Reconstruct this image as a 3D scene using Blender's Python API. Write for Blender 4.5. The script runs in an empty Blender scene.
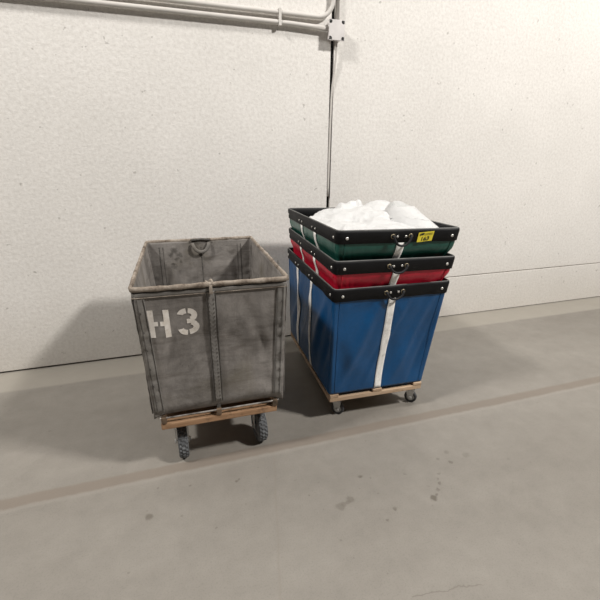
import bpy, bmesh, math, random
from mathutils import Vector, Matrix, noise
R = random.Random(7)
scene = bpy.context.scene
COL = scene.collection
PI = math.pi

# ------------------------------------------------------------------ helpers
def link(o, parent=None):
    COL.objects.link(o)
    if parent is not None:
        o.parent = parent
    return o

def obj(name, bm, mat, parent=None, smooth=False):
    me = bpy.data.meshes.new(name)
    bmesh.ops.recalc_face_normals(bm, faces=bm.faces)
    for f in bm.faces:
        f.smooth = smooth
    bm.to_mesh(me)
    bm.free()
    me.materials.append(mat)
    return link(bpy.data.objects.new(name, me), parent)

def merge(o, bm, mat):
    """add a second bmesh to a part's own mesh under a second material"""
    b2 = bmesh.new(); b2.from_mesh(o.data)
    me = bpy.data.meshes.new('tmp'); bmesh.ops.recalc_face_normals(bm, faces=bm.faces); bm.to_mesh(me); bm.free()
    n0 = len(b2.faces)
    b2.from_mesh(me); b2.faces.ensure_lookup_table()
    o.data.materials.append(mat)
    k = len(o.data.materials)-1
    for f in b2.faces[n0:]:
        f.material_index = k
    b2.to_mesh(o.data); b2.free(); bpy.data.meshes.remove(me)

def empty(name, loc, rz=0.0, rx=0.0, ry=0.0):
    o = bpy.data.objects.new(name, None)
    o.empty_display_size = 0.1
    o.location = loc
    o.rotation_euler = (rx, ry, rz)
    return link(o)

def tag(o, label, cat, group=None):
    o['label'] = label
    o['category'] = cat
    if group:
        o['group'] = group
    return o

def struct(name, bm, mat, smooth=False):
    o = obj(name, bm, mat, None, smooth)
    o['kind'] = 'structure'
    return o

def sharpen(o, ang=40):
    o.data.set_sharp_from_angle(angle=math.radians(ang))

def add_box(bm, x0, x1, y0, y1, z0, z1, bev=0.0, seg=2):
    m = Matrix.Translation(((x0+x1)/2, (y0+y1)/2, (z0+z1)/2)) @ Matrix.Diagonal((x1-x0, y1-y0, z1-z0, 1))
    r = bmesh.ops.create_cube(bm, size=1, matrix=m)
    if bev > 0:
        ed = list({e for v in r['verts'] for e in v.link_edges})
        bmesh.ops.bevel(bm, geom=ed, offset=bev, segments=seg, profile=0.5, affect='EDGES', clamp_overlap=True)

def add_tube(bm, pts, r, seg=10, closed=False, flat=1.0, upv=None, cap=True):
    """sweep an ellipse (r wide, r*flat high) along the points"""
    pts = [Vector(p) for p in pts]
    n = len(pts)
    rings = []
    prevx = None
    for i, p in enumerate(pts):
        a = pts[(i-1) % n] if (closed or i > 0) else p
        b = pts[(i+1) % n] if (closed or i < n-1) else p
        t = (b-a).normalized()
        if upv is not None:
            x = t.cross(Vector(upv)).normalized()
        else:
            if prevx is None:
                k = Vector((0, 0, 1)) if abs(t.z) < .9 else Vector((1, 0, 0))
                x = t.cross(k).normalized()
            else:
                x = (prevx - t*prevx.dot(t)).normalized()
        prevx = x
        y = x.cross(t).normalized()
        rr = r(i/(n-1) if n > 1 else 0) if callable(r) else r
        rings.append([bm.verts.new(p + x*math.cos(2*PI*k/seg)*rr + y*math.sin(2*PI*k/seg)*rr*flat) for k in range(seg)])
    m = n if closed else n-1
    for i in range(m):
        A, B = rings[i], rings[(i+1) % n]
        for k in range(seg):
            bm.faces.new((A[k], A[(k+1) % seg], B[(k+1) % seg], B[k]))
    if not closed and cap:
        bm.faces.new(rings[0])
        bm.faces.new(list(reversed(rings[-1])))

def add_cyl(bm, c, axis, r, h, seg=20, r2=None):
    axis = Vector(axis).normalized()
    q = Vector((0, 0, 1)).rotation_difference(axis)
    m = Matrix.Translation(Vector(c)) @ q.to_matrix().to_4x4()
    bmesh.ops.create_cone(bm, cap_ends=True, segments=seg, radius1=r, radius2=r if r2 is None else r2, depth=h, matrix=m)

def add_torus(bm, c, axis, R0, r, seg=20, rs=8):
    axis = Vector(axis).normalized()
    q = Vector((0, 0, 1)).rotation_difference(axis)
    pts = [Vector(c) + q @ Vector((R0*math.cos(2*PI*i/seg), R0*math.sin(2*PI*i/seg), 0)) for i in range(seg)]
    add_tube(bm, pts, r, rs, closed=True)

def smoothpath(pts, n=8):
    """Catmull-Rom through the points"""
    P = [Vector(p) for p in pts]
    P = [P[0]*2-P[1]] + P + [P[-1]*2-P[-2]]
    out = []
    for i in range(1, len(P)-2):
        for k in range(n):
            t = k/n
            a, b, c, d = P[i-1], P[i], P[i+1], P[i+2]
            out.append(0.5*((2*b) + (c-a)*t + (2*a-5*b+4*c-d)*t*t + (3*b-a-3*c+d)*t*t*t))
    out.append(P[-2])
    return out

# ------------------------------------------------------------------ materials
class NT:
    def __init__(s, name):
        s.m = bpy.data.materials.new(name)
        s.m.use_nodes = True
        s.t = s.m.node_tree
        s.p = s.t.nodes['Principled BSDF']
        s.tc = s.t.nodes.new('ShaderNodeTexCoord')
    def n(s, typ, **kw):
        nd = s.t.nodes.new(typ)
        for k, v in kw.items():
            setattr(nd, k, v)
        return nd
    def l(s, a, b):
        s.t.links.new(a, b)
    def noise(s, scale, detail=4, rough=.55, vec=None, stretch=None, dist=0.0):
        nd = s.n('ShaderNodeTexNoise')
        nd.inputs['Scale'].default_value = scale
        nd.inputs['Detail'].default_value = detail
        nd.inputs['Roughness'].default_value = rough
        nd.inputs['Distortion'].default_value = dist
        src = vec or s.tc.outputs['Object']
        if stretch:
            mp = s.n('ShaderNodeMapping')
            mp.inputs['Scale'].default_value = stretch
            s.l(src, mp.inputs['Vector'])
            src = mp.outputs['Vector']
        s.l(src, nd.inputs['Vector'])
        return nd.outputs['Fac']
    def ramp(s, fac, stops):
        nd = s.n('ShaderNodeValToRGB')
        cr = nd.color_ramp
        while len(cr.elements) < len(stops):
            cr.elements.new(0.5)
        for e, (p, c) in zip(cr.elements, stops):
            e.position = p
            e.color = (c, c, c, 1) if isinstance(c, (int, float)) else (*c, 1)
        s.l(fac, nd.inputs['Fac'])
        return nd.outputs['Color']
    def mix(s, fac, a, b, mode='MIX'):
        nd = s.n('ShaderNodeMix', data_type='RGBA', blend_type=mode)
        for sock, v in ((nd.inputs['Factor'], fac), (nd.inputs['A'], a), (nd.inputs['B'], b)):
            if isinstance(v, (int, float)):
                sock.default_value = v
            elif isinstance(v, tuple):
                sock.default_value = (*v, 1)
            else:
                s.l(v, sock)
        return nd.outputs['Result']
    def math(s, op, a, b=None, clamp=False):
        nd = s.n('ShaderNodeMath', operation=op, use_clamp=clamp)
        for i, v in enumerate((a, b)):
            if v is None:
                continue
            if isinstance(v, (int, float)):
                nd.inputs[i].default_value = v
            else:
                s.l(v, nd.inputs[i])
        return nd.outputs[0]
    def color(s, c):
        if isinstance(c, tuple):
            s.p.inputs['Base Color'].default_value = (*c, 1)
        else:
            s.l(c, s.p.inputs['Base Color'])
    def rough(s, v):
        if isinstance(v, (int, float)):
            s.p.inputs['Roughness'].default_value = v
        else:
            s.l(v, s.p.inputs['Roughness'])
    def bump(s, h, dist, strength=1.0):
        nd = s.n('ShaderNodeBump')
        nd.inputs['Strength'].default_value = strength
        nd.inputs['Distance'].default_value = dist
        s.l(h, nd.inputs['Height'])
        s.l(nd.outputs['Normal'], s.p.inputs['Normal'])

def simple(name, col, rough=.5, metal=0.0, var=0.12, vscale=8, bscale=None, bdist=0.0005, spec=.5):
    t = NT(name)
    dark = tuple(c*(1-var*1.6) for c in col)
    lite = tuple(min(1, c*(1+var)) for c in col)
    t.color(t.mix(t.ramp(t.noise(vscale, 5), [(.3, 0.0), (.7, 1.0)]), dark, lite))
    t.rough(rough)
    t.p.inputs['Metallic'].default_value = metal
    t.p.inputs['Specular IOR Level'].default_value = spec
    if bscale:
        t.bump(t.noise(bscale, 3), bdist)
    return t.m

def sx(t):
    sp = t.n('ShaderNodeSeparateXYZ')
    t.l(t.tc.outputs['Object'], sp.inputs[0])
    return sp.outputs

# wall: rough painted tilt-up concrete
t = NT('painted_concrete')
big = t.ramp(t.noise(1.3, 5, .6), [(.25, (.77, .745, .71)), (.75, (.86, .832, .798))])
fine = t.ramp(t.noise(45, 4, .7), [(.3, (.84, .83, .82)), (.60, (1, 1, 1))])
col = t.mix(1.0, big, fine, 'MULTIPLY')
pit = t.ramp(t.noise(22, 2, .5), [(.24, 1.0), (.275, 0.0)])
col = t.mix(t.math('MULTIPLY', pit, .5), col, (.30, .28, .25))
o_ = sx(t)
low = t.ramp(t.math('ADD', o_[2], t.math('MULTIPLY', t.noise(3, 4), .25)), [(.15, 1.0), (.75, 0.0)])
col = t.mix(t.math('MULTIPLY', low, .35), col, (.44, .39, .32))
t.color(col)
t.rough(.75)
h = t.math('ADD', t.math('MULTIPLY', t.noise(38, 5, .65), 1.0), t.math('MULTIPLY', t.noise(140, 3, .6), .35))
t.bump(h, .005, .5)
M_WALL = t.m

# floor: worn sealed concrete, joint lines, stains
t = NT('sealed_concrete')
a = t.ramp(t.noise(1.1, 6, .6, stretch=(.55, 1.2, 1)), [(.3, (.228, .209, .184)), (.7, (.290, .269, .240))])
b = t.ramp(t.noise(9, 6, .7), [(.3, (.90, .90, .90)), (.7, (1.04, 1.04, 1.04))])
col = t.mix(1.0, a, b, 'MULTIPLY')
grit = t.ramp(t.noise(150, 2, .6), [(.3, (.88, .88, .88)), (.5, (1, 1, 1))])
col = t.mix(1.0, col, grit, 'MULTIPLY')
o_ = sx(t)
wob = t.math('MULTIPLY', t.math('SUBTRACT', t.noise(6, 4), .5), .02)
wob2 = t.math('MULTIPLY', t.math('SUBTRACT', t.noise(30, 3), .5), .012)
yy = t.math('ADD', t.math('ADD', o_[1], wob), wob2)
xx = t.math('ADD', t.math('ADD', o_[0], wob), wob2)
def line(coord, c, hw, soft):
    d = t.math('ABSOLUTE', t.math('SUBTRACT', coord, c))
    return t.ramp(t.math('MULTIPLY', d, 1.0), [(max(0, hw-soft), 1.0), (hw+soft, 0.0)])
band = line(yy, 1.772, .034, .008)
col = t.mix(t.math('MULTIPLY', band, .7), col, (.20, .165, .135))
band2 = line(yy, 1.728, .012, .006)
col = t.mix(t.math('MULTIPLY', band2, .15), col, (.40, .37, .33))
# faint line running away from the wall
xl = t.math('SUBTRACT', xx, t.math('MULTIPLY', t.math('SUBTRACT', o_[1], 1.0), .222))
near = t.math('LESS_THAN', o_[1], 1.70)
jl = t.math('MULTIPLY', line(xl, .246, .004, .003), near)
col = t.mix(t.math('MULTIPLY', jl, .3), col, (.22, .19, .16))
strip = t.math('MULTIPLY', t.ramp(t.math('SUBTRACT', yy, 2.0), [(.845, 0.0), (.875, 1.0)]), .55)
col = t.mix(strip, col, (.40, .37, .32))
# stains and specks: x, y, radius, strength
nv = t.n('ShaderNodeVectorMath', operation='ADD')
nz = t.n('ShaderNodeTexNoise'); nz.inputs['Scale'].default_value = 28; nz.inputs['Detail'].default_value = 3
t.l(t.tc.outputs['Object'], nz.inputs['Vector'])
ns = t.n('ShaderNodeVectorMath', operation='SCALE'); ns.inputs['Scale'].default_value = .035
nsb = t.n('ShaderNodeVectorMath', operation='SUBTRACT'); nsb.inputs[1].default_value = (.5, .5, .5)
t.l(nz.outputs['Color'], nsb.inputs[0]); t.l(nsb.outputs[0], ns.inputs[0])
t.l(t.tc.outputs['Object'], nv.inputs[0]); t.l(ns.outputs[0], nv.inputs[1])
spots = [(.618, 1.288, .019, .5), (.640, 1.295, .014, .5), (.664, 1.302, .014, .5), (.680, 1.316, .017, .5),
         (1.072, 1.202, .017, .95), (1.095, 1.215, .009, .8), (.790, 1.436, .012, .8), (.80, 1.432, .009, .7),
         (-.239, 1.497, .017, .75), (.178, 1.590, .008, .8), (.19, 1.60, .006, .7), (.794, 1.154, .007, .8),
         (.858, 1.202, .009, .8), (1.158, 1.273, .009, .8), (1.12, 1.24, .008, .7), (1.306, 1.381, .010, .7),
         (1.33, 1.45, .014, .35), (1.42, 1.40, .02, .3), (1.19, 1.33, .009, .5), (1.16, 1.30, .007, .6),
         (.50, 1.40, .006, .6), (1.25, 1.42, .008, .6), (.05, 1.35, .006, .5), (.55, 1.12, .006, .4),
         (1.02, 1.38, .007, .5), (-.05, 1.63, .006, .6), (-.2, 1.66, .006, .5), (.84, 1.41, .006, .6)]
for (px, py, pr, ps) in spots:
    dn = t.n('ShaderNodeVectorMath', operation='DISTANCE')
    t.l(nv.outputs[0], dn.inputs[0])
    dn.inputs[1].default_value = (px, py, 0)
    k = t.ramp(dn.outputs['Value'], [(pr*.7, ps), (pr*1.25, 0.0)])
    col = t.mix(k, col, (.13, .115, .095))
sp2 = t.ramp(t.noise(38, 1, .5), [(.215, 1.0), (.25, 0.0)])
col = t.mix(t.math('MULTIPLY', sp2, .5), col, (.17, .15, .13))
# hairline crack
ck = t.math('ADD', t.math('ADD', o_[1], t.math('MULTIPLY', t.math('SUBTRACT', o_[0], .85), .15)), t.math('MULTIPLY', t.math('SUBTRACT', t.noise(9, 3, .7), .5), .06))
cm = t.math('MULTIPLY', t.math('GREATER_THAN', o_[0], .715), t.math('LESS_THAN', o_[0], 1.0))
cl = t.math('MULTIPLY', line(ck, .815, .0022, .0012), cm)
col = t.mix(t.math('MULTIPLY', cl, .6), col, (.15, .13, .11))
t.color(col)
t.rough(t.ramp(t.noise(3, 5), [(.3, .42), (.7, .6)]))
t.p.inputs['Specular IOR Level'].default_value = .35
t.bump(t.noise(70, 4), .0012, .4)
M_FLOOR = t.m

def canvas_gray(name, base, dark, stain, marks=()):
    t = NT(name)
    n1 = t.ramp(t.noise(4.5, 8, .72, dist=.5), [(.34, dark), (.62, base)])
    n2 = t.ramp(t.noise(1, 5, .6, stretch=(30, 30, 3.5)), [(.3, (.87, .87, .87)), (.65, (1.03, 1.03, 1.03))])
    c = t.mix(1.0, n1, n2, 'MULTIPLY')
    hz = t.ramp(t.noise(1, 6, .7, stretch=(3.5, 3.5, 22), dist=.5), [(.36, (.72, .70, .68)), (.48, (1, 1, 1)), (.66, (1.06, 1.05, 1.04))])
    c = t.mix(.8, c, t.mix(1.0, c, hz, 'MULTIPLY'))
    st = t.ramp(t.noise(3.2, 5, .6, dist=.6), [(.52, 0.0), (.70, 1.0)])
    c = t.mix(t.math('MULTIPLY', st, .55), c, stain)
    dk = t.ramp(t.noise(11, 6, .75), [(.27, 1.0), (.36, 0.0)])
    c = t.mix(t.math('MULTIPLY', dk, .6), c, tuple(v*.45 for v in dark))
    if marks:
        nz = t.n('ShaderNodeTexNoise'); nz.inputs['Scale'].default_value = 35; nz.inputs['Detail'].default_value = 3
        t.l(t.tc.outputs['Object'], nz.inputs['Vector'])
        a1 = t.n('ShaderNodeVectorMath', operation='SUBTRACT'); a1.inputs[1].default_value = (.5, .5, .5)
        a2 = t.n('ShaderNodeVectorMath', operation='SCALE'); a2.inputs['Scale'].default_value = .06
        a3 = t.n('ShaderNodeVectorMath', operation='ADD')
        t.l(nz.outputs['Color'], a1.inputs[0]); t.l(a1.outputs[0], a2.inputs[0])
        t.l(a2.outputs[0], a3.inputs[0]); t.l(t.tc.outputs['Object'], a3.inputs[1])
        for (px, py, pz, pr, ps) in marks:
            dn = t.n('ShaderNodeVectorMath', operation='DISTANCE')
            t.l(a3.outputs[0], dn.inputs[0]); dn.inputs[1].default_value = (px, py, pz)
            c = t.mix(t.ramp(dn.outputs['Value'], [(pr*.5, ps), (pr*1.3, 0.0)]), c, (.05, .045, .04))
    t.color(c)
    t.rough(.85)
    t.p.inputs['Specular IOR Level'].default_value = .15
    h = t.math('ADD', t.noise(24, 5, .6), t.math('MULTIPLY', t.noise(260, 2), .15))
    t.bump(h, .006, .55)
    return t.m
M_GRAY = canvas_gray('worn_gray_canvas', (.272, .252, .236), (.155, .142, .131), (.120, .104, .074),
    [(-.175, .49, .955, .022, .7), (-.200, .49, .93, .018, .7), (-.145, .49, .925, .02, .6), (-.165, .49, .895, .014, .6),
     (-.185, .49, .865, .016, .8), (-.135, .49, .88, .012, .6), (-.19, .49, .835, .02, .5), (.12, .49, .95, .03, .35), (.2, .49, .93, .02, .35),
     (-.313, -.45, .40, .03, .5), (.313, -.45, .40, .03, .5)])
M_GRAYW = canvas_gray('gray_webbing', (.25, .237, .222), (.165, .155, .145), (.16, .14, .11))
M_STITCH = simple('dark_stitch_groove', (.10, .092, .083), .9, var=.3, vscale=40)
M_INK = simple('dark_grime_smear', (.06, .055, .05), .9, var=.2, vscale=30)

t = NT('worn_beige_rim_wrap')
c = t.ramp(t.noise(14, 6, .7), [(.34, (.09, .065, .048)), (.46, (.24, .195, .155)), (.66, (.40, .345, .29))])
c = t.mix(1.0, c, t.ramp(t.noise(70, 4, .7), [(.3, (.75, .75, .75)), (.6, (1, 1, 1))]), 'MULTIPLY')
t.color(c); t.rough(.8); t.bump(t.noise(45, 5, .7), .004, .7)
M_RIM = t.m

t = NT('stencil_paint')
c = t.ramp(t.noise(30, 5, .65), [(.3, (.60, .54, .47)), (.55, (.78, .73, .68))])
wear = t.ramp(t.noise(60, 5, .7), [(.30, 1.0), (.38, 0.0)])
t.color(t.mix(t.math('MULTIPLY', wear, .6), c, (.25, .23, .21))); t.rough(.85)
M_PAINT = t.m

def vinyl(name, col, rough=.38, var=.12):
    t = NT(name)
    d = tuple(c*(1-var) for c in col); l2 = tuple(c*(1+var) for c in col)
    c = t.ramp(t.noise(3.5, 5), [(.3, d), (.7, l2)])
    c = t.mix(1.0, c, t.ramp(t.noise(60, 4, .7), [(.3, (.88, .88, .88)), (.6, (1, 1, 1))]), 'MULTIPLY')
    t.color(c)
    t.rough(rough)
    t.p.inputs['Specular IOR Level'].default_value = .45
    h = t.math('ADD', t.noise(6, 5, .5, dist=.8), t.math('MULTIPLY', t.noise(420, 2), .02))
    t.bump(h, .012, .35)
    return t.m
M_BLUE = vinyl('blue_vinyl', (.003, .071, .205), .33)
M_GREEN = vinyl('green_vinyl', (.014, .095, .072), .32)
M_RED = vinyl('red_vinyl', (.56, .010, .036), .33)
M_BLACK = simple('black_vinyl_binding', (.006, .006, .007), .6, var=.2, vscale=18, bscale=60, bdist=.001, spec=.25)
M_BLACKL = simple('gray_binding_edge', (.14, .14, .135), .6, var=.2, vscale=18)
t = NT('white_webbing')
c = t.ramp(t.noise(18, 5, .7), [(.33, (.68, .66, .63)), (.5, (.93, .91, .88))])
t.color(c); t.rough(.8); t.bump(t.noise(200, 2), .0008)
M_STRAP = t.m
M_ROPE = simple('black_rope', (.008, .008, .011), .7, var=.3, vscale=60, bscale=120, bdist=.002)
M_RIVET = simple('rivet_steel', (.72, .70, .66), .3, metal=.7, var=.1)
M_BRASS = simple('dull_brass', (.30, .25, .17), .4, metal=.8, var=.25, vscale=60)
M_ZINC = simple('zinc_plate', (.55, .55, .54), .35, metal=.45, var=.15, vscale=25)
M_CHROME = simple('worn_steel_rod', (.42, .39, .36), .42, metal=.7, var=.5, vscale=18)
M_TIRE = simple('dark_gray_rubber', (.060, .060, .063), .75, var=.2, vscale=20)
M_TIREL = simple('gray_rubber_tread', (.22, .22, .22), .65, var=.15, vscale=20)
M_TREADG = simple('charcoal_tire', (.12, .125, .132), .7, var=.2, vscale=20)
M_TREAD = simple('pale_gray_wheel_rubber', (.30, .30, .29), .6, var=.15, vscale=20)
M_HUBL = simple('light_gray_wheel', (.42, .42, .41), .5, var=.12)
M_HUB = simple('wheel_hub', (.16, .16, .17), .5, var=.15)
M_DARKGAP = simple('dark_joint_filler', (.018, .017, .018), .9, var=.2)
M_PIPE = simple('painted_conduit', (.64, .61, .575), .5, var=.06, vscale=4)
M_BOX = simple('painted_box', (.66, .63, .62), .5, var=.08, vscale=10)
M_SCREW = simple('dark_screw', (.05, .05, .05), .6)

def wood(name, a, b, c):
    t = NT(name)
    g = t.ramp(t.noise(1, 6, .65, stretch=(3.5, 40, 40), dist=.4), [(.28, a), (.5, b), (.72, c)])
    g = t.mix(t.math('MULTIPLY', t.ramp(t.noise(9, 5, .7), [(.3, 1.0), (.42, 0.0)]), .6), g, tuple(v*.4 for v in a))
    t.color(g); t.rough(.75); t.bump(t.noise(1, 5, .6, stretch=(6, 90, 90)), .002, .5)
    return t.m
M_WOOD = wood('worn_plywood', (.20, .105, .05), (.36, .21, .115), (.47, .30, .18))
M_WOODB = wood('pine_deck', (.30, .19, .115), (.46, .32, .21), (.58, .43, .30))
M_WOODD = simple('dark_old_wood', (.12, .08, .05), .85, var=.35, vscale=30)
M_TAG = simple('yellow_tag_paper', (.80, .66, .05), .5, var=.08, vscale=40)
M_TAGINK = simple('black_tag_ink', (.02, .02, .015), .6)

def plastic(name, alpha, col):
    t = NT(name)
    t.color(col); t.rough(.33)
    t.bump(t.math('ADD', t.noise(22, 6, .6, dist=1.2), t.math('MULTIPLY', t.noise(70, 4, .6, dist=1.0), .3)), .010, .5)
    tr = t.n('ShaderNodeBsdfTranslucent'); tr.inputs['Color'].default_value = (*col, 1)
    mx = t.n('ShaderNodeMixShader'); mx.inputs[0].default_value = .30
    t.l(t.p.outputs[0], mx.inputs[1]); t.l(tr.outputs[0], mx.inputs[2])
    last = mx.outputs[0]
    if alpha:
        tp = t.n('ShaderNodeBsdfTransparent')
        m2 = t.n('ShaderNodeMixShader'); m2.inputs[0].default_value = alpha
        t.l(last, m2.inputs[1]); t.l(tp.outputs[0], m2.inputs[2])
        last = m2.outputs[0]
    t.l(last, t.t.nodes['Material Output'].inputs['Surface'])
    return t.m
M_BAG = plastic('white_plastic_film', 0.0, (.86, .86, .86))
M_BAG2 = plastic('thin_white_plastic_film', 0.12, (.78, .785, .78))

# ------------------------------------------------------------------ the setting
YW = 3.1555          # front of the wall
SX = 1.250           # joint between the two wall panels
bm = bmesh.new()
add_box(bm, -5, 7, -4, YW+.25, -.15, 0)
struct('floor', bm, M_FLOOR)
bm = bmesh.new()
H = 6.0
add_box(bm, -5, SX-.015, YW, YW+.2, .012, H, .006)
def right_panel():
    # profile in y,z with a shallow horizontal reveal 43 cm up, extruded along x
    prof = [(YW, .008), (YW, .418), (YW+.014, .421), (YW+.014, .430), (YW, .434), (YW, H), (YW+.2, H), (YW+.2, .008)]
    A = [bm.verts.new((SX+.013, y, z)) for y, z in prof]
    B = [bm.verts.new((7, y, z)) for y, z in prof]
    n = len(prof)
    for i in range(n):
        bm.faces.new((A[i], A[(i+1) % n], B[(i+1) % n], B[i]))
    bm.faces.new(A); bm.faces.new(list(reversed(B)))
right_panel()
struct('wall_back', bm, M_WALL)
bm = bmesh.new()
add_box(bm, SX-.0148, SX+.0128, YW+.03, YW+.19, .002, H)
add_box(bm, -5, 7, YW+.02, YW+.19, .0005, .011)
struct('trim_1', bm, M_DARKGAP)

# conduits and junction box on the wall
def elbow(c, a0, a1, r, y, n=10):
    return [(c[0]+r*math.cos(a0+(a1-a0)*i/n), y, c[1]+r*math.sin(a0+(a1-a0)*i/n)) for i in range(n+1)]
yc = YW-.026
bm = bmesh.new()
add_tube(bm, [(-5, yc, 2.426), (-2, yc, 2.426), (.9, yc, 2.426), (1.02, yc, 2.423), (1.20, yc-.004, 2.418)], .0155, 14)
o = obj('conduit', bm, M_PIPE, None, True)
tag(o, 'lower of two level painted conduits, ending in the left side of the junction box', 'pipe', 'painted conduits on the wall')
bm = bmesh.new()
rr = .115
pts = [(-5, yc, 2.4835), (-2, yc, 2.4835), (.8, yc, 2.4835)] + elbow((1.232-rr, 2.4835+rr), -PI/2, 0, rr, yc) + [(1.232, yc, 3.2), (1.232, yc, 5.9)]
add_tube(bm, pts, .0155, 14)
o = obj('conduit', bm, M_PIPE, None, True)
tag(o, 'upper of two level painted conduits, bending upward above the junction box', 'pipe', 'painted conduits on the wall')
bm = bmesh.new()
add_tube(bm, [(1.272, yc+.006, 2.462), (1.272, yc+.006, 3.4), (1.272, yc+.006, 5.9)], .012, 12)
o = obj('conduit', bm, M_PIPE, None, True)
tag(o, 'upright painted conduit rising from the top of the junction box', 'pipe', 'painted conduits on the wall')
bm = bmesh.new()
pts = smoothpath([(1.268, YW-.022, 2.352), (1.268, YW-.022, 2.28), (1.265, YW-.018, 2.20), (1.257, YW-.008, 2.10),
                  (1.250, YW-.001, 2.00), (1.247, YW+.004, 1.7), (1.246, YW+.004, 1.24)], 6)
add_tube(bm, pts, .0075, 10)
o = obj('cable_conduit', bm, M_PIPE, None, True)
tag(o, 'thin painted conduit dropping from the junction box down the panel joint', 'pipe')
# strap bracket that holds the two level pipes
bm = bmesh.new()
add_box(bm, .826, .846, YW-.0455, YW-.0425, 2.404, 2.506, .001)
for z in (2.4085, 2.4545, 2.5015):
    add_box(bm, .826, .846, YW-.044, YW, z-.003, z+.003)
o = obj('pipe_strap', bm, M_PIPE)
tag(o, 'small painted strap clamping the two level conduits to the wall', 'bracket')
# box
bx = empty('junction_box', (1.250, YW, 2.405))
tag(bx, 'pale painted junction box with screwed cover over the wall joint', 'junction box')
bm = bmesh.new()
add_box(bm, -.052, .052, -.058, -.001, -.056, .056, .012, 3)
obj('box_body', bm, M_BOX, bx, True)
bm = bmesh.new()
add_box(bm, -.061, .061, -.066, -.0585, -.064, .064, .003, 2)
for s1 in (-1, 1):
    for s2 in (-1, 1):
        add_cyl(bm, (s1*.049, -.0625, s2*.052), (0, 1, 0), .013, .007, 14)
obj('cover', bm, M_BOX, bx)
for s1 in (-1, 1):
    for s2 in (-1, 1):
        bm = bmesh.new()
        add_cyl(bm, (s1*.050, -.0675, s2*.053), (0, 1, 0), .006, .003, 12)
        obj('screw', bm, M_SCREW, bx)

# ------------------------------------------------------------------ basket surface
class Basket:
    """a tapered canvas box; S(face, e, t) gives a point: face 0 front, 1 right, 2 back, 3 left,
    e from -1 to 1 along the face seen from outside, t from 0 at the rim to 1 at the bottom"""
    def __init__(s, W, L, H, Wb, Lb, Hb, r, fold, du=0.0, seed=0, nest=0.0, dv=0.0):
        s.nest, s.dv = nest, dv
        s.W, s.L, s.H, s.Wb, s.Lb, s.Hb, s.r, s.fold, s.du, s.seed = W, L, H, Wb, Lb, Hb, r, fold, du, seed
    def half(s, face, t):
        w = (s.W+(s.Wb-s.W)*t)/2
        l = (s.L+(s.Lb-s.L)*t)/2
        if s.nest:
            def ss(a, b):
                q = min(1, max(0, (t-a)/(b-a))); return q*q*(3-2*q)
            k = s.nest*(.52*ss(.10, .19)+.48*ss(.19, .40))
            w -= k; l -= k
        return (w, l) if face in (0, 2) else (l, w)
    def S(s, face, e, t, off=0.0):
        a, b = s.half(face, t)
        z = s.H+(s.Hb-s.H)*t
        k = s.r/a*1.2
        sg = 1 if e >= 0 else -1
        if abs(e) <= 1-k:
            al = e/(1-k)*(a-s.r); out = b; na, no = 0.0, 1.0
        else:
            ph = (abs(e)-(1-k))/k*PI/4
            al = sg*(a-s.r+s.r*math.sin(ph)); out = b-s.r+s.r*math.cos(ph)
            na, no = sg*math.sin(ph), math.cos(ph)
        d = s.fold(s, face, e, t) + off
        al += na*d; out += no*d
        if face == 0: p = (al, -out)
        elif face == 1: p = (out, al)
        elif face == 2: p = (-al, out)
        else: p = (-out, -al)
        return Vector((p[0]+s.du*t, p[1]+s.dv*min(1, max(0, t-.08)*4), z))
    def et(s, face, x, z):
        """local metre position on a face -> e, t"""
        t = (s.H-z)/(s.H-s.Hb)
        a, b = s.half(face, t)
        k = s.r/a*1.2
        return x/(a-s.r)*(1-k), t
    def shell(s, bm, nu=40, nv=40, t0=0.0, t1=1.0, off=0.0, bottom=False, tmap=None):
        rings = []
        for j in range(nv+1):
            t = t0+(t1-t0)*j/nv
            if tmap: t = tmap(t)
            rg = []
            for f in range(4):
                for i in range(nu):
                    rg.append(bm.verts.new(s.S(f, -1+2*i/nu, t, off)))
            rings.append(rg)
        n = 4*nu
        for j in range(nv):
            for i in range(n):
                bm.faces.new((rings[j][i], rings[j+1][i], rings[j+1][(i+1) % n], rings[j][(i+1) % n]))
        if bottom:
            bm.faces.new(rings[-1])
    def loop(s, t, off=0.0, nu=40):
        return [s.S(f, -1+2*i/nu, t, off) for f in range(4) for i in range(nu)]
    def strip(s, bm, face, path, width, off=.003, n=30, nw=4):
        """a band of given width following (x, z) points on a face"""
        P = smoothpath([(x, z, 0) for x, z in path], max(2, n//max(1, len(path)-1)))
        rows = []
        for i, p in enumerate(P):
            a = P[max(0, i-1)]; b = P[min(len(P)-1, i+1)]
            d = (b-a).normalized()
            q = Vector((-d.y, d.x, 0))
            row = []
            for k in range(nw+1):
                w = (k/nw-.5)*width
                pp = p+q*w
                e, tt = s.et(face, pp.x, pp.y)
                row.append(bm.verts.new(s.S(face, e, tt, off)))
            rows.append(row)
        for i in range(len(rows)-1):
            for k in range(nw):
                bm.faces.new((rows[i][k], rows[i+1][k], rows[i+1][k+1], rows[i][k+1]))

def solid(o, th, off=0.0):
    m = o.modifiers.new('thickness', 'SOLIDIFY')
    m.thickness = th
    m.offset = off
    return o

def fade(e, p=6):
    return 1-abs(e)**p

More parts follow.
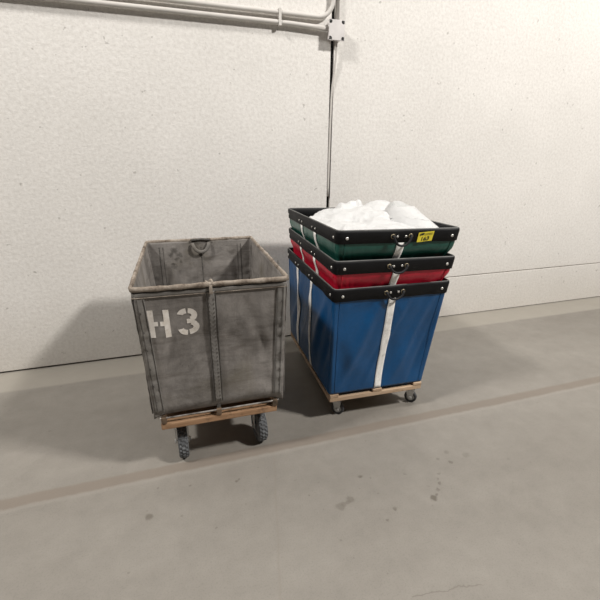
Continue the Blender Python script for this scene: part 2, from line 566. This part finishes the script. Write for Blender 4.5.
# ------------------------------------------------------------------ the gray basket truck
def fold_gray(s, f, e, t):
    q = fade(e, 8)
    m = math.sin(PI*min(1, max(0, t)))
    n = noise.noise(Vector((e*2.2+f*9, t*2.6, 3.1)))*.020
    # tension folds running from the corners toward the middle
    d = abs(e)-(.62+.25*t)
    n += .009*math.exp(-(d/.05)**2)*m
    d2 = abs(e)-(.30+.75*t)
    n -= .009*math.exp(-(d2/.07)**2)*math.sin(PI*min(1, t*1.3)) if t < .77 else 0
    n += noise.noise(Vector((e*7+f*5, t*9, 8.7)))*.003
    sag = -.012*m
    tuck = -.035*max(0, (t-.90)/.10)**2 if t > .90 else 0
    if f in (1, 3):
        sag -= .010*m
    corner = 0.0
    if abs(e) > .84:                      # puckers along the corner bands
        corner = .0045*math.sin(t*48+f+2*math.sin(t*17))*(1-abs((abs(e)-.92)/.08))*m
    return q*(n*m+sag+tuck)+corner

gc = empty('laundry_cart', (.149, 2.218, 0), -.0206)
tag(gc, 'worn gray canvas laundry cart stenciled H3 on wooden platform with big treaded wheels', 'laundry cart')
GB = Basket(.680, 1.014, 1.012, .650, .966, .343, .010, fold_gray, seed=1)
bm = bmesh.new()
GB.shell(bm, 48, 56, bottom=True)
o = solid(obj('canvas_body', bm, M_GRAY, gc, True), .004, -1)

# rim: canvas-wrapped tube around the opening
bm = bmesh.new()
rimpts = []
for i, p in enumerate(GB.loop(0.0, .004, 36)):
    nz_ = noise.noise(p*4)*.004
    rimpts.append(p+Vector((nz_*.6, noise.noise(p*5+Vector((4, 2, 1)))*.004, .004+nz_*.5)))
rb = lambda u: .0095*(1+.06*math.sin(u*190)+.14*noise.noise(Vector((u*60, 1, 2))))
add_tube(bm, rimpts, rb, 12, closed=True, flat=1.25, upv=(0, 0, 1))
rim = obj('rim', bm, M_RIM, gc, True)
rim['label'] = 'beige frayed wrapped rim'
# hem below the rim
bm = bmesh.new()
GB.shell(bm, 40, 3, .018, .050, .0045)
o = solid(obj('hem', bm, M_GRAYW, gc, True), .003, 0)
bm = bmesh.new()
add_tube(bm, GB.loop(.052, .006, 40), .0022, 6, closed=True)
obj('hem_piping', bm, M_RIM, gc, True)

# centre strap down the front and back, with the stitched edges
for f in (0, 2):
    bm = bmesh.new()
    GB.strip(bm, f, [(-.012, .985), (-.011, .8), (-.010, .6), (-.011, .395)], .040, .0045, 40)
    st = solid(obj('centre_strap', bm, M_GRAYW, gc, True), .004, 0)
    bm = bmesh.new()
    for sx_ in (-.0205, .0205):
        GB.strip(bm, f, [(-.012+sx_, .985), (-.011+sx_, .8), (-.010+sx_, .6), (-.011+sx_, .395)], .0020, .0068, 40, 1)
    for k in range(26):                    # visible stitches
        z = .955-k*.0215
        GB.strip(bm, f, [(-.022, z), (-.022, z-.008)], .0022, .0076, 2, 1)
        GB.strip(bm, f, [(-.001, z-.006), (-.001, z-.014)], .0022, .0076, 2, 1)
    merge(st, bm, M_STITCH)
# strap tail tied round the bottom rod
bm = bmesh.new()
add_box(bm, -.022, -.002, -.468, -.458, .330, .400, .003)
obj('strap_tail', bm, M_STITCH, gc)
# corner reinforcement bands
for f in range(4):
    a = GB.half(f, 0)[0]
    for sg in (-1, 1):
        bm = bmesh.new()
        x0, x1 = sg*(a-.027), sg*(a-.049)
        GB.strip(bm, f, [(x0, .985), (sg*(a-.034), .8), (sg*(a-.041), .6), (x1, .375)], .040, .0035, 36, 5)
        bd = solid(obj('corner_band', bm, M_GRAYW, gc, True), .003, 0)
        bm = bmesh.new()
        for dx in (-.017, .010):
            GB.strip(bm, f, [(x0+dx*sg, .97), (sg*(a-.034)+dx*sg, .8), (sg*(a-.041)+dx*sg, .6), (x1+dx*sg, .39)], .0026, .0060, 36, 1)
        for k in range(6):
            z = .91-k*.093
            xx_ = sg*(a-.024-.0028*k)
            GB.strip(bm, f, [(xx_, z), (xx_-sg*.003, z-.009)], .004, .0062, 2, 1)
        merge(bd, bm, M_STITCH)
# inside stains and inside band at the back
def seam(f, p, w):
    bm = bmesh.new()
    GB.strip(bm, f, p, w, -.0052, 30, 1)
    solid(obj('inside_seam', bm, M_STITCH, gc), .0006, 0)
seam(2, [(0, .97), (0, .8), (0, .6), (0, .40)], .006)
for sg in (-1, 1):
    seam(2, [(sg*.268, .98), (sg*.266, .7), (sg*.262, .42)], .005)
    seam(2, [(sg*.245, .98), (sg*.243, .7), (sg*.240, .42)], .003)
    for f in (1, 3):
        seam(f, [(sg*.44, .98), (sg*.43, .7), (sg*.42, .42)], .005)
        seam(f, [(sg*.415, .98), (sg*.405, .7), (sg*.395, .42)], .003)
# inside hanging handle at the back
bm = bmesh.new()
y0 = .478
pts = smoothpath([(-.055, y0+.012, 1.000), (-.047, y0-.002, .978), (-.028, y0-.008, .952), (0, y0-.010, .942), (.028, y0-.008, .952), (.047, y0-.002, .978), (.055, y0+.012, 1.000)], 6)
add_tube(bm, pts, .0115, 10, flat=.45, upv=(0, 1, 0))
obj('handle', bm, M_GRAYW, gc, True)
bm = bmesh.new()
pts = [(x, .512+.002, 1.026) for x in (-.06, -.02, .02, .06)]
add_tube(bm, [(-.062, .500, 1.018), (0, .503, 1.022), (.062, .500, 1.018)], .0115, 10, flat=.7)
obj('rim_patch', bm, M_STITCH, gc, True)
# knot on the front rim
bm = bmesh.new()
for k, (dx, dz, a) in enumerate(((-.012, .004, .5), (0, .008, -.4), (.010, .002, .9))):
    add_torus(bm, (-.010+dx, -.503, 1.012+dz), (math.cos(a), .3, math.sin(a)), .014, .005, 16, 8)
add_box(bm, -.018, -.004, -.522, -.516, .972, 1.015, .002)
obj('rim_tie', bm, M_RIM, gc, True)

# stencil lettering, laid on the canvas
def outline_patch(bm, bk, face, P, nx, nz_, off):
    """P(u,v) -> (x,z) for u,v in 0..1"""
    V = [[None]*(nz_+1) for _ in range(nx+1)]
    for i in range(nx+1):
        for j in range(nz_+1):
            x, z = P(i/nx, j/nz_)
            e, tt = bk.et(face, x, z)
            V[i][j] = bm.verts.new(bk.S(face, e, tt, off))
    for i in range(nx):
        for j in range(nz_):
            bm.faces.new((V[i][j], V[i+1][j], V[i+1][j+1], V[i][j+1]))
def quadP(a, b, c, d):     # a,b bottom left/right; d,c top left/right
    return lambda u, v: tuple((a[k]*(1-u)+b[k]*u)*(1-v)+(d[k]*(1-u)+c[k]*u)*v for k in (0, 1))
def arcP(cx, cz, rx, rz, w, a0, a1):
    def P(u, v):
        a = a0+(a1-a0)*u
        return (cx+(rx-w*v)*math.cos(a), cz+(rz-w*v)*math.sin(a))
    return P
bm = bmesh.new()
OF = .0018
outline_patch(bm, GB, 0, quadP((-.288, .780), (-.265, .779), (-.266, .914), (-.290, .915)), 3, 12, OF)
outline_patch(bm, GB, 0, quadP((-.222, .776), (-.198, .774), (-.200, .910), (-.225, .912)), 3, 12, OF)
outline_patch(bm, GB, 0, quadP((-.266, .835), (-.250, .835), (-.250, .857), (-.266, .857)), 2, 3, OF)
outline_patch(bm, GB, 0, quadP((-.240, .835), (-.223, .835), (-.223, .857), (-.240, .857)), 2, 3, OF)
# the 3: two bowls cut by stencil bridges
cx = -.122
D = math.radians
outline_patch(bm, GB, 0, arcP(cx, .873, .046, .036, .026, D(165), D(97)), 12, 3, OF)
outline_patch(bm, GB, 0, arcP(cx, .873, .044, .036, .026, D(83), D(-62)), 18, 3, OF)
outline_patch(bm, GB, 0, arcP(cx, .813, .050, .040, .027, D(62), D(-83)), 18, 3, OF)
outline_patch(bm, GB, 0, arcP(cx, .813, .046, .040, .026, D(-97), D(-168)), 12, 3, OF)
outline_patch(bm, GB, 0, quadP((cx-.004, .832), (cx+.030, .832), (cx+.030, .855), (cx-.004, .855)), 4, 3, OF)
le = obj('stencil_lettering', bm, M_PAINT, gc, True)
le['label'] = 'off-white stencil lettering reading H3'

# bottom rod frame and hooks
bm = bmesh.new()
fr = [GB.S(f, -1+2*i/30, 1.0, 0) for f in range(4) for i in range(30)]
pts = []
for x, y in ((-.306, -.476), (.306, -.476), (.306, .476), (-.306, .476)):
    pts.append((x, y))
path = []
for i in range(4):
    a, b = Vector((*pts[i], .337)), Vector((*pts[(i+1) % 4], .337))
    for k in range(12):
        path.append(a.lerp(b, .02+.96*k/11))
add_tube(bm, path, .0045, 8, closed=True)
obj('bottom_rail', bm, M_CHROME, gc, True)
for x, y in ((-.280, -.470), (-.012, -.470), (.280, -.470), (-.280, .470), (.280, .470)):
    bm = bmesh.new()
    add_box(bm, x-.013, x+.013, y-.0125, y+.0125, .306, .343, .004)
    obj('rail_clip', bm, M_WOODD, gc)
# wooden deck
bm = bmesh.new()
add_box(bm, -.296, .290, -.476, .476, .268, .304, .005)
dk = obj('platform', bm, M_WOOD, gc)
for y in (-.22, .22):
    bm = bmesh.new()
    add_box(bm, -.27, .27, y-.11, y+.11, .3045, .334, .003)
    obj('deck_slat', bm, M_WOODD, dk)

# casters
def caster_plate_fork(r, w, h, plate, thick):
    """origin on the floor under the wheel, deck underside at h; wheel axle along x"""
    bm = bmesh.new()
    add_box(bm, -plate, plate, -plate*.8, plate*.8+.02, h-thick, h, .0015)
    add_cyl(bm, (0, .012, h-thick-.010), (0, 0, 1), plate*.55, .018, 20)
    for s in (-1, 1):
        x = s*(w/2+.006)
        prof = [(-.018, h-.030), (.040, h-.030), (.030, h-.055), (.012, r-.014), (-.012, r-.014), (-.020, h-.06)]
        A = [bm.verts.new((x-.003, y, z)) for y, z in prof]
        B = [bm.verts.new((x+.002, y, z)) for y, z in prof]
        n = len(prof)
        for i in range(n):
            bm.faces.new((A[i], A[(i+1) % n], B[(i+1) % n], B[i]))
        bm.faces.new(A); bm.faces.new(list(reversed(B)))
    add_box(bm, -(w/2+.008), w/2+.008, -.018, .040, h-.034, h-.026)
    add_cyl(bm, (0, 0, r), (1, 0, 0), .006, w+.030, 12)
    for s in (-1, 1):
        add_cyl(bm, (s*(w/2+.012), 0, r), (1, 0, 0), .011, .008, 6)
    return bm
def tire_bm(r, w, tread):
    bm = bmesh.new()
    seg = 96 if tread else 40
    prof = [(-.5, .62), (-.5, .86), (-.42, .95), (-.25, .985), (-.06, 1.0), (.06, 1.0), (.25, .985), (.42, .95), (.5, .86), (.5, .62)]
    if tread:
        prof = [(-.46, .60), (-.5, .75), (-.5, .88), (-.40, .95), (-.39, .97), (-.22, .985), (-.20, .955), (-.16, .955), (-.14, .995), (.14, .995), (.16, .955), (.20, .955), (.22, .985), (.39, .97), (.40, .95), (.5, .88), (.5, .75), (.46, .60)]
    rings = []
    for i in range(seg):
        a = 2*PI*i/seg
        rg = []
        for j, (x, q) in enumerate(prof):
            rad = q*r
            if tread and abs(x) < .45 and abs(x) > .03 and q > .96:
                ph = (i + (2 if abs(x) < .2 else 0)) % 4
                if ph >= 2:
                    rad -= .0055
            rg.append(bm.verts.new((x*w, rad*math.cos(a), rad*math.sin(a))))
        rings.append(rg)
    n = len(prof)
    for i in range(seg):
        A, B = rings[i], rings[(i+1) % seg]
        for j in range(n-1):
            bm.faces.new((A[j], A[j+1], B[j+1], B[j]))
        bm.faces.new((A[n-1], A[0], B[0], B[n-1]))
    return bm
def hub_bm(r, w):
    bm = bmesh.new()
    add_cyl(bm, (0, 0, 0), (1, 0, 0), r*.64, w*.80, 32)
    add_cyl(bm, (0, 0, 0), (1, 0, 0), r*.26, w*1.02, 20)
    add_torus(bm, (w*.30, 0, 0), (1, 0, 0), r*.56, r*.06, 30, 8)
    add_torus(bm, (-w*.30, 0, 0), (1, 0, 0), r*.56, r*.06, 30, 8)
    return bm
def make_casters(root, spots, r, w, h, plate, tread, mats):
    mt, mh, mf = mats
    proto = None
    for (x, y, ang) in spots:
        if proto is None:
            c = obj('caster', caster_plate_fork(r, w, h, plate, .004), mf, root)
            ti = obj('tire', tire_bm(r, w, tread), mt, c, False)
            ti.location = (0, 0, r)
            ti.data.materials.append(mt)
            hu = obj('hub', hub_bm(r, w), mh, c, True)
            sharpen(hu)
            hu.location = (0, 0, r)
            proto = (c, ti, hu)
        else:
            c = proto[0].copy(); COL.objects.link(c); c.parent = root
            for q in proto[1:]:
                k = q.copy(); COL.objects.link(k); k.parent = c
        c.location = (x, y, 0)
        c.rotation_euler = (0, 0, ang)
make_casters(gc, [(-.210, -.350, .06), (.216, -.335, .10), (-.212, .36, 0), (.216, .36, 0)], .096, .052, .268, .052, True, (M_TREADG, M_HUB, M_ZINC))

# ------------------------------------------------------------------ the coloured baskets
def fold_col(amp, corner, sag=1.0):
    def fn(s, f, e, t):
        tt = min(1, max(0, t))
        q = fade(e, 10)
        m = math.sin(PI*tt)**.8 if tt > 0 else 0
        n = noise.noise(Vector((e*1.6+f*7+s.seed, t*2.0, s.seed*3.3)))*.013*amp
        # long diagonal tension creases from the lower corners
        for (c0, sl, wd, am) in ((-.85, .75, .10, .009), (.22, .60, .09, .008), (-.35, .75, .05, .004), (.62, .45, .06, -.006)):
            d = e-(c0+sl*(1-tt))
            n += am*amp*math.exp(-(d/wd)**2)
        n += noise.noise(Vector((e*5+f*3+s.seed, t*5, 1.7)))*.003*amp
        # gathers tucked round the corners just under the rim
        if abs(e) > .55 and tt < .45:
            n += corner*math.sin(abs(e)*70+tt*9)*((abs(e)-.55)/.45)*math.exp(-((tt-.13)/.06)**2)*2.2
        return q*m*(n-.006*sag)
    return fn

def rivet_bm(bm, p, nrm, r=.0085):
    bmesh.ops.create_uvsphere(bm, u_segments=12, v_segments=8, radius=1,
        matrix=Matrix.Translation(p) @ Vector((0, 0, 1)).rotation_difference(Vector(nrm)).to_matrix().to_4x4() @ Matrix.Diagonal((r, r, r*.5, 1)))

def nrm_of(face):
    return ((0, -1, 0), (1, 0, 0), (0, 1, 0), (-1, 0, 0))[face]

def coloured_basket(root, B, mat, band, strap_pts, side_straps, zt, rope_drop=.038, strap_from=None, body='vinyl_body'):
    """root-local coordinates; band = depth of the black binding"""
    bm = bmesh.new()
    B.shell(bm, 48, 60, bottom=True)
    b = solid(obj(body, bm, mat, root, True), .003, -1)
    # corner seams
    for f in range(4):
        a0 = B.half(f, 0)[0]
        for sg in (-1, 1):
            bm = bmesh.new()
            a1 = B.half(f, 1)[0]
            B.strip(bm, f, [(sg*(a0-.040), B.H-band), (sg*(a1-.034), B.Hb+.01)], .003, .0009, 30, 1)
            solid(obj('corner_seam', bm, mat, b, True), .003, 0)
    # black binding band: a folded strip over the top rim, inside and out
    bm = bmesh.new()
    tb = band/(B.H-B.Hb)
    nu = 40
    prof = [(tb, .0035), (tb*.97, .0075), (.10*tb, .0085), (-.06*tb, .006), (-.10*tb, .000), (-.06*tb, -.0065), (.10*tb, -.0085), (tb*.97, -.0078), (tb, -.0045)]
    rings = []
    for (tt, of) in prof:
        rg = []
        for f in range(4):
            for i in range(nu):
                e = -1+2*i/nu
                wv = noise.noise(Vector((e*3+f*4, B.seed, .3)))*.0025*fade(e, 4)
                p = B.S(f, e, tt, of+wv)
                p.z += noise.noise(Vector((e*1.3+f*3, B.seed*2, 5)))*.004*fade(e, 4)
                rg.append(bm.verts.new(p))
        rings.append(rg)
    n = 4*nu
    for j in range(len(rings)-1):
        for i in range(n):
            bm.faces.new((rings[j][i], rings[j+1][i], rings[j+1][(i+1) % n], rings[j][(i+1) % n]))
    bd = obj('rim_band', bm, M_BLACK, root, True)
    bd['label'] = 'black vinyl rim band'
    bm = bmesh.new()
    add_tube(bm, [p+Vector((0, 0, noise.noise(p*3)*.001)) for p in B.loop(-.005, .0, 40)], .0042, 8, closed=True)
    obj('rim_piping', bm, M_BLACKL, bd, True)
    # rivets
    zr = B.H-band*.52
    def rivet(p, nrm, r=.0085):
        bm = bmesh.new()
        rivet_bm(bm, p, nrm, r)
        obj('rivet', bm, M_RIVET, bd, True)
    for f in range(4):
        a = B.half(f, 0)[0]
        for sg in (-1, 1):
            x = sg*(a-.048)
            e, tt = B.et(f, x, zr)
            rivet(B.S(f, e, tt, .0095), nrm_of(f))
    for f in (0, 2):
        for x in (-.024, .026):
            e, tt = B.et(f, x, zr+.003)
            rivet(B.S(f, e, tt, .0095), nrm_of(f), .007)
    for f in (1, 3):
        for yy_ in side_straps:
            for dx in (-.036, .030):
                e, tt = B.et(f, (yy_ if f == 1 else -yy_)+dx, zr-.004)
                rivet(B.S(f, e, tt, .0095), nrm_of(f), .0065)
    # white straps
    for f in (0, 2):
        bm = bmesh.new()
        pts = strap_pts if f == 0 else [(-x, z) for x, z in strap_pts]
        B.strip(bm, f, pts, .044, .0045, 36, 4)
        s = solid(obj('strap', bm, M_STRAP, root, True), .0025, 0)
        s['label'] = 'white webbing strap'
    for f in (1, 3):
        for yy_ in side_straps:
            x = yy_ if f == 1 else -yy_
            bm = bmesh.new()
            B.strip(bm, f, [(x, B.H-band+.004), (x, (B.H+zt)/2), (x, zt)], .044, .0045, 30, 4)
            s = solid(obj('strap', bm, M_STRAP, root, True), .0025, 0)
            s['label'] = 'white webbing strap'
    # grommets and rope handle
    for f in (0, 2):
        G = []
        for x in (-.050, .053):
            e, tt = B.et(f, x, zr+.004)
            p = B.S(f, e, tt, .0095)
            G.append(p)
            bm = bmesh.new()
            add_torus(bm, p, nrm_of(f), .0105, .0032, 18, 8)
            obj('grommet', bm, M_BRASS, bd, True)
        bm = bmesh.new()
        nv_ = Vector(nrm_of(f))
        c = (G[0]+G[1])/2
        a, bb = G[0]-c, G[1]-c
        dn = Vector((0, 0, -1))
        pts = [c+a-nv_*.004, c+a*.98+nv_*.010, c+a*.82+nv_*.013+dn*rope_drop*.45, c+a*.45+nv_*.013+dn*rope_drop*.88,
               c+nv_*.013+dn*rope_drop, c+bb*.45+nv_*.013+dn*rope_drop*.88, c+bb*.82+nv_*.013+dn*rope_drop*.45, c+bb*.98+nv_*.010, c+bb-nv_*.004]
        add_tube(bm, smoothpath(pts, 5), .0062, 10)
        obj('rope_handle', bm, M_ROPE, root, True)
    return b, bd

B1 = empty('laundry_cart', (1.159, 2.368, 0), -.0409)
tag(B1, 'blue vinyl laundry cart with black rim and white straps on small casters', 'laundry cart')
BB = Basket(.706, 1.070, .876, .636, .974, .198, .022, fold_col(1.9, .0), du=-.028, seed=2)
b, bd = coloured_basket(B1, BB, M_BLUE, .070, [(-.004, .808), (-.002, .60), (-.001, .40), (-.003, .203)], (.218, -.118), .210)
bm = bmesh.new()
add_box(bm, -.342, .280, -.492, .492, .145, .1725, .003)
dk = obj('platform', bm, M_WOODB, B1)
dk['label'] = 'pale pine deck board'
for x0, x1 in ((-.342, -.285), (-.060, .002), (.225, .281)):
    for y0, y1 in ((-.494, -.41), (.41, .494)):
        bm = bmesh.new()
        add_box(bm, x0, x1, y0, y1, .173, .194, .004)
        obj('deck_block', bm, M_WOODB, dk)
make_casters(B1, [(-.257, -.415, 1.0), (.263, -.415, .85), (-.257, .40, .2), (.262, .40, -.2)], .041, .026, .1445, .034, False, (M_TIRE, M_HUBL, M_ZINC))

B2 = empty('laundry_basket', (1.148, 2.347, .2), -.0519, ry=.012)
tag(B2, 'red vinyl laundry basket nested in the blue cart, under the green basket', 'laundry basket', 'baskets nested in the stack')
BR_ = Basket(.706, 1.070, .831, .590, .925, .008, .022, fold_col(.8, .011), du=-.012, seed=5, nest=.034, dv=.016)
coloured_basket(B2, BR_, M_RED, .068, [(0, .765), (0, .6), (0, .4), (-.003, .04)], (.190, -.138), .05, .036)

B3 = empty('laundry_basket', (1.139, 2.327, .215), -.0429, rx=-.014, ry=.016)
tag(B3, 'dark green vinyl laundry basket on top of the stack, filled with white plastic bags', 'laundry basket', 'baskets nested in the stack')
BG_ = Basket(.706, 1.070, .968, .562, .890, .010, .022, fold_col(.8, .011), du=-.010, seed=9, nest=.048, dv=.030)
gb, gbd = coloured_basket(B3, BG_, M_GREEN, .064, [(.003, .905), (.003, .7), (.003, .4), (0, .05)], (.165, -.138), .05, .048)

# yellow lot tag on the green basket's rim
def tagpt(x, z, off=.0105):
    e, tt = BG_.et(0, x, z)
    return BG_.S(0, e, tt, off)
bm = bmesh.new()
c00, c10, c11, c01 = (.093, .904), (.182, .911), (.189, .963), (.098, .956)
nx, nz2 = 8, 4
V = [[bm.verts.new(tagpt(*quadP(c00, c10, c11, c01)(i/nx, j/nz2)) + Vector((0, -.0006*math.sin(i*1.1), 0))) for j in range(nz2+1)] for i in range(nx+1)]
for i in range(nx):
    for j in range(nz2):
        bm.faces.new((V[i][j], V[i+1][j], V[i+1][j+1], V[i][j+1]))
tg = solid(obj('lot_tag', bm, M_TAG, B3), .0006, 0)
tg['label'] = 'yellow lot tag numbered 163'
def text_mesh(txt):
    cu = bpy.data.curves.new('t', 'FONT'); cu.body = txt; cu.size = 1; cu.offset = .02
    ob = bpy.data.objects.new('t', cu); COL.objects.link(ob)
    dg = bpy.context.evaluated_depsgraph_get()
    me = bpy.data.meshes.new_from_object(ob.evaluated_get(dg))
    vs = [v.co.copy() for v in me.vertices]; fs = [tuple(p.vertices) for p in me.polygons]
    bpy.data.objects.remove(ob); bpy.data.curves.remove(cu); bpy.data.meshes.remove(me)
    x0 = min(v.x for v in vs); x1 = max(v.x for v in vs); z0 = min(v.y for v in vs); z1 = max(v.y for v in vs)
    return [((v.x-x0)/(x1-x0), (v.y-z0)/(z1-z0)) for v in vs], fs
bm = bmesh.new()
vs, fs = text_mesh('163')
q = quadP(c00, c10, c11, c01)
vv = [bm.verts.new(tagpt(*q(.26+.50*u, .10+.42*v), off=.0125)) for u, v in vs]
for f in fs:
    bm.faces.new([vv[i] for i in f])
def bar(u0, u1, v0, v1, sh=.0):
    vv = [bm.verts.new(tagpt(*q(a, b_), off=.0125)) for a, b_ in ((u0, v0), (u1, v0), (u1+sh, v1), (u0+sh, v1))]
    bm.faces.new(vv)
bar(.08, .12, .66, .88, .03); bar(.14, .18, .66, .92, .03); bar(.20, .34, .70, .92, .02); bar(.36, .92, .80, .84); bar(.40, .92, .68, .71)
obj('tag_print', bm, M_TAGINK, tg)

# ------------------------------------------------------------------ plastic bags in the green basket
def blob(ells, voxel, seed, crinkle, inset=.010, avoid=()):
    bm = bmesh.new()
    for (c, r, rot) in ells:
        m = Matrix.Translation(c) @ Matrix.Rotation(rot, 4, 'Z') @ Matrix.Diagonal((*r, 1))
        bmesh.ops.create_icosphere(bm, subdivisions=4, radius=1, matrix=m)
    me = bpy.data.meshes.new('tmp'); bm.to_mesh(me); bm.free()
    ob = bpy.data.objects.new('tmp', me); COL.objects.link(ob)
    md = ob.modifiers.new('r', 'REMESH'); md.mode = 'VOXEL'; md.voxel_size = voxel
    s = ob.modifiers.new('s', 'SMOOTH'); s.iterations = 4; s.factor = .6
    dg = bpy.context.evaluated_depsgraph_get()
    me2 = bpy.data.meshes.new_from_object(ob.evaluated_get(dg))
    bpy.data.objects.remove(ob)
    bm = bmesh.new(); bm.from_mesh(me2)
    bm.normal_update()
    sd = Vector((seed*3.7, seed*1.3, seed*2.1))
    for v in bm.verts:
        p = v.co
        n = v.normal.copy()
        k = 0
        w = noise.noise_vector(p*5+sd)*.5
        for sc, am in ((4, 1.1), (9, .8), (20, .3), (45, .12)):
            k += (1-abs(noise.noise((p+w*.08)*sc+sd))*3.2)*am
        v.co = p+n*k*crinkle
    for _ in range(3):
        for v in bm.verts:
            for (c, r, rot) in avoid:
                M = Matrix.Rotation(-rot, 3, 'Z')
                q = M @ (v.co-Vector(c))
                rr = [x+.022 for x in r]
                d = math.sqrt(sum((q[i]/rr[i])**2 for i in range(3)))
                if 1e-6 < d < 1:
                    v.co = Vector(c) + M.inverted() @ (q/d)
    lim_w, lim_l = BG_.W/2-inset, BG_.L/2-inset
    for v in bm.verts:
        if v.co.z < BG_.H+.006:
            t_ = max(0, (BG_.H-v.co.z)/(BG_.H-BG_.Hb))
            a, b_ = BG_.half(0, t_)
            a -= inset+.012; b_ -= inset+.012
            cx, cy = BG_.du*t_, BG_.dv*min(1, max(0, t_-.08)*4)
            v.co.x = max(cx-a, min(cx+a, v.co.x)); v.co.y = max(cy-b_, min(cy+b_, v.co.y))
    return bm
Rot3 = Matrix.Translation(B3.location) @ B3.rotation_euler.to_matrix().to_4x4()
def bag(name, ells, voxel, seed, crinkle, mat, avoid=()):
    bm = blob(ells, voxel, seed, crinkle, avoid=avoid)
    o = obj(name, bm, mat, None, True)
    o.location = B3.location; o.rotation_euler = B3.rotation_euler
    return o
zr = BG_.H
E_R = [((.215, -.20, zr-.05), (.11, .19, .11), .1), ((.215, -.14, zr+.015), (.085, .13, .085), .2), ((.205, -.10, zr+.045), (.06, .08, .065), .0),
       ((.24, -.30, zr-.07), (.09, .17, .080), 0)]
E_B = [((.20, .18, zr-.01), (.12, .15, .075), .2), ((.235, .22, zr+.030), (.10, .09, .055), -.2), ((.16, .18, zr-.01), (.10, .10, .06), .0)]
E_L = [((-.17, -.24, zr-.085), (.20, .30, .090), .1), ((-.12, .04, zr-.055), (.17, .24, .095), .4), ((.02, .10, zr-.02), (.13, .15, .075), .2),
       ((-.27, .0, zr-.055), (.09, .13, .055), .3), ((.02, -.30, zr-.075), (.22, .22, .09), 0), ((.02, -.08, zr-.03), (.16, .18, .075), .5),
       ((-.045, .15, zr+.030), (.085, .06, .045), .3), ((.0, .16, zr+.062), (.045, .022, .032), .4),
       ((-.075, .15, zr+.060), (.030, .020, .022), -.3), ((.045, .16, zr+.050), (.020, .022, .045), -.2)]
o = bag('plastic_bag', E_L, .009, 3, .0095, M_BAG, E_R+E_B)
tag(o, 'crumpled opaque white plastic bag with gathered top, filling the left of the green basket', 'plastic bag', 'white bags in the green basket')
o = bag('plastic_bag', E_R, .009, 8, .0055, M_BAG2)
tag(o, 'rounded thin white plastic bag bulging at the right end of the green basket', 'plastic bag', 'white bags in the green basket')
o = bag('plastic_bag', E_B, .009, 12, .0045, M_BAG, E_R)
tag(o, 'bright white plastic bag behind the rounded one, its smooth top just showing', 'plastic bag', 'white bags in the green basket')

# ------------------------------------------------------------------ light
def lamp(name, loc, target, size, power, col):
    ld = bpy.data.lights.new(name, 'AREA')
    ld.shape = 'RECTANGLE'; ld.size = size[0]; ld.size_y = size[1]
    ld.energy = power; ld.color = col
    o = bpy.data.objects.new(name, ld)
    o.location = loc
    o.rotation_euler = (Vector(target)-Vector(loc)).to_track_quat('-Z', 'Y').to_euler()
    return link(o)
lamp('ceiling_lamp', (5.2, -1.7, 6.6), (1.0, 2.4, 0), (.9, .5), 670, (1, .968, .92))
lamp('ceiling_lamp', (-3.8, .7, 6.6), (.6, 2.4, 0), (.9, .5), 370, (1, .968, .92))
w = bpy.data.worlds.new('world'); scene.world = w; w.use_nodes = True
bg = w.node_tree.nodes['Background']
bg.inputs['Color'].default_value = (1.0, .975, .95, 1)
bg.inputs['Strength'].default_value = .045

# ------------------------------------------------------------------ camera
f, pitch, roll, yaw = 394.75, .34845, .00677, -.3089
fw = Vector((0, math.cos(pitch), -math.sin(pitch)))
rt = Vector((1, 0, 0)); up = rt.cross(fw)
rt2 = rt*math.cos(roll)+up*math.sin(roll)
up2 = -rt*math.sin(roll)+up*math.cos(roll)
Rz = Matrix.Rotation(yaw, 3, 'Z')
rt2, up2, fw = Rz @ rt2, Rz @ up2, Rz @ fw
cd = bpy.data.cameras.new('camera')
cd.sensor_width = 36; cd.lens = 36*f/600
cd.clip_start = .05
co = bpy.data.objects.new('camera', cd)
m = Matrix((rt2, up2, -fw)).transposed().to_4x4()
m.translation = (0, 0, 1.55)
co.matrix_world = m
link(co)
scene.camera = co
vs_ = scene.view_settings
vs_.view_transform = 'Standard'; vs_.look = 'None'; vs_.gamma = 1; vs_.exposure = 0
vs_.use_curve_mapping = False
